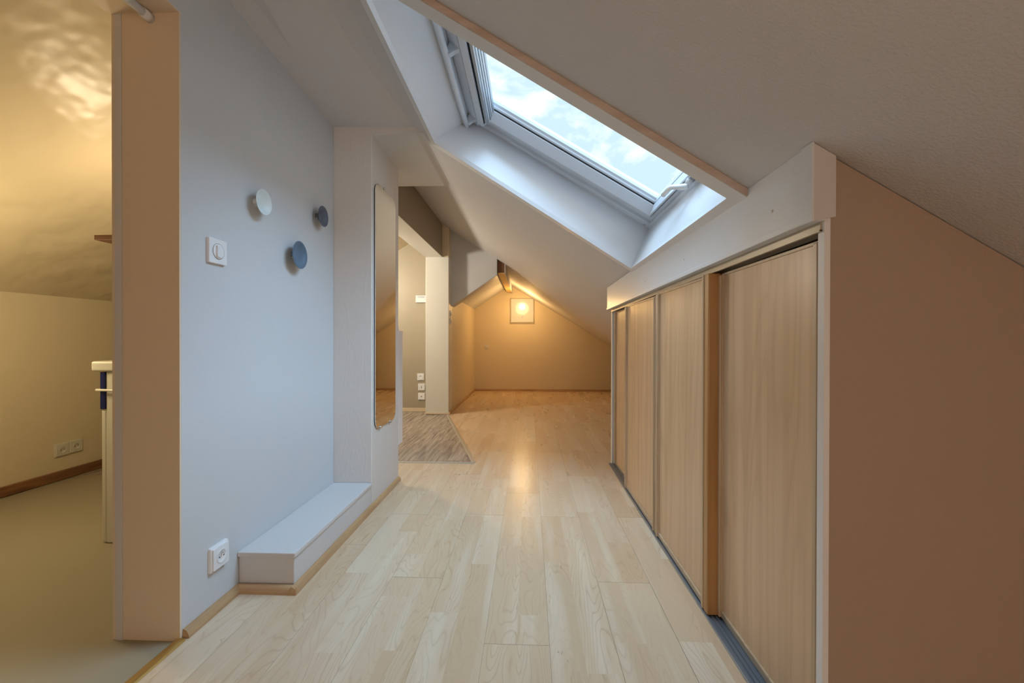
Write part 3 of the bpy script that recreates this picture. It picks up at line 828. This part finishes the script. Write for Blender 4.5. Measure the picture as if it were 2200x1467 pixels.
# radiator behind the column
rd = thing('radiator', 'slim white radiator hung on the kitchen side of the column', 'radiator', (-1.2, 2.79, .2))
obj('panel', both(box((-1.62, 2.742, .235), (-.856, 2.757, .945), .004), box((-1.62, 2.818, .235), (-.856, 2.833, .945), .004)), 'white', rd)
obj('end_cover', box((-.8555, 2.740, .212), (-.847, 2.836, .958), .003), 'white', rd)
obj('grille', both(*[box((-1.62 + i * .03, 2.758, .938), (-1.602 + i * .03, 2.817, .95)) for i in range(25)]), 'white', rd)
obj('valve_knob', lathe([(.012, 0), (.013, .004), (.013, .018), (.009, .022), (0, .022)], (-.872, 2.79, .955), (0, 0, 1), 20), 'white', rd)
obj('bracket', box((-1.3, 2.703, .3), (-1.27, 2.742, .9)), 'white', rd)

# wall lamp
lp = thing('wall_lamp', 'lit square frosted glass wall lamp glowing high on the back wall', 'lamp', (-.125, 7.49, 1.40))
obj('glass_plate', box((-.317, 7.418, 1.205), (.066, 7.424, 1.606), .002), 'frost', lp)
obj('bowl', lathe([(0, 0), (.07, .004), (.105, .018), (.112, .026), (.105, .030), (0, .030)], (-.125, 7.466, 1.442), (0, -1, 0), 48), 'bowl', lp)
obj('bulb', lathe([(0, -.004), (.03, -.003), (.05, 0), (.03, .003), (0, .004)], (-.125, 7.432, 1.472), (0, -1, 0), 24), 'bulb', lp)
obj('wall_plate', box((-.175, 7.47, 1.39), (-.075, 7.4995, 1.49), .003), 'white', lp)
obj('clip', both(box((-.131, 7.411, 1.285), (-.119, 7.47, 1.300), .002), box((-.130, 7.408, 1.275), (-.120, 7.418, 1.335), .002)), 'chrome', lp)

# ridge beam
bmn = thing('ceiling_beam', 'dark wooden ridge beam end showing between the hanging partition and the sloping ceiling', 'beam', (-.35, 6.3, 1.72))
obj('timber', prism([(-.391, 5.285, 1.7245), (-.3075, 5.285, 1.7245), (-.3075, 5.285, zr(-.3075) - .002), (-.391, 5.285, 1.885)], (0, 2.20, 0)), 'beam', bmn)
obj('underside_board', prism([(-.390, 5.275, 1.7160), (-.307, 5.275, 1.7160), (-.307, 5.275, 1.7242), (-.390, 5.275, 1.7242)], (0, 2.12, 0), .001), 'beamu', bmn)
obj('plastered_side', prism([(-.3070, 5.262, 1.714), (-.2980, 5.262, 1.714), (-.2980, 5.262, zr(-.298) - .003), (-.3070, 5.262, zr(-.307) - .003)], (0, 2.235, 0)), 'ceil', bmn)

# rod in the bathroom opening
rod = thing('door_rod', 'white tubular rod fixed across the top of the bathroom opening', 'rod', (-1.128, .6, 1.848))
obj('tube', tube([(-1.128, -.08, 1.853), (-1.128, 1.228, 1.853)], .0115, 24), 'white', rod)
obj('end_socket', tube([(-1.128, 1.205, 1.853), (-1.128, 1.2325, 1.853)], [.0135, .0145], 24), 'white', rod)

# bathroom vanity
vn = thing('vanity_unit', 'white bathroom vanity cabinet with navy drawer front behind the door jamb', 'cabinet', (-1.56, 2.1, 0))
obj('carcass', box((-1.862, 1.812, .002), (-1.29, 2.45, .757), .001), 'vanity', vn)
obj('worktop', box((-1.916, 1.795, .7585), (-1.275, 2.47, .802), .008, 3), 'vanity', vn)
obj('lower_door', box((-1.884, 1.812, .004), (-1.8635, 2.45, .585), .004), 'vanity', vn)
dr = obj('drawer_front', box((-1.888, 1.808, .590), (-1.8635, 2.45, .755), .003), 'blue', vn)
obj('towel_rail', tube([(-1.893, 2.40, .676), (-1.900, 1.84, .676), (-1.897, 1.803, .676), (-1.885, 1.797, .676), (-1.60, 1.797, .672), (-1.3, 1.797, .670)], .0055, 14), 'vanity', vn)
# dark wooden shelf
tag(obj('wall_shelf', prism([(-1.917, 1.812, 1.336), (-1.253, 1.80, 1.336), (-1.253, 2.10, 1.336), (-1.917, 2.10, 1.336)], (0, 0, .022), .002), 'darkwood'), 'dark wooden shelf corner showing past the bathroom door jamb above the vanity', 'shelf')
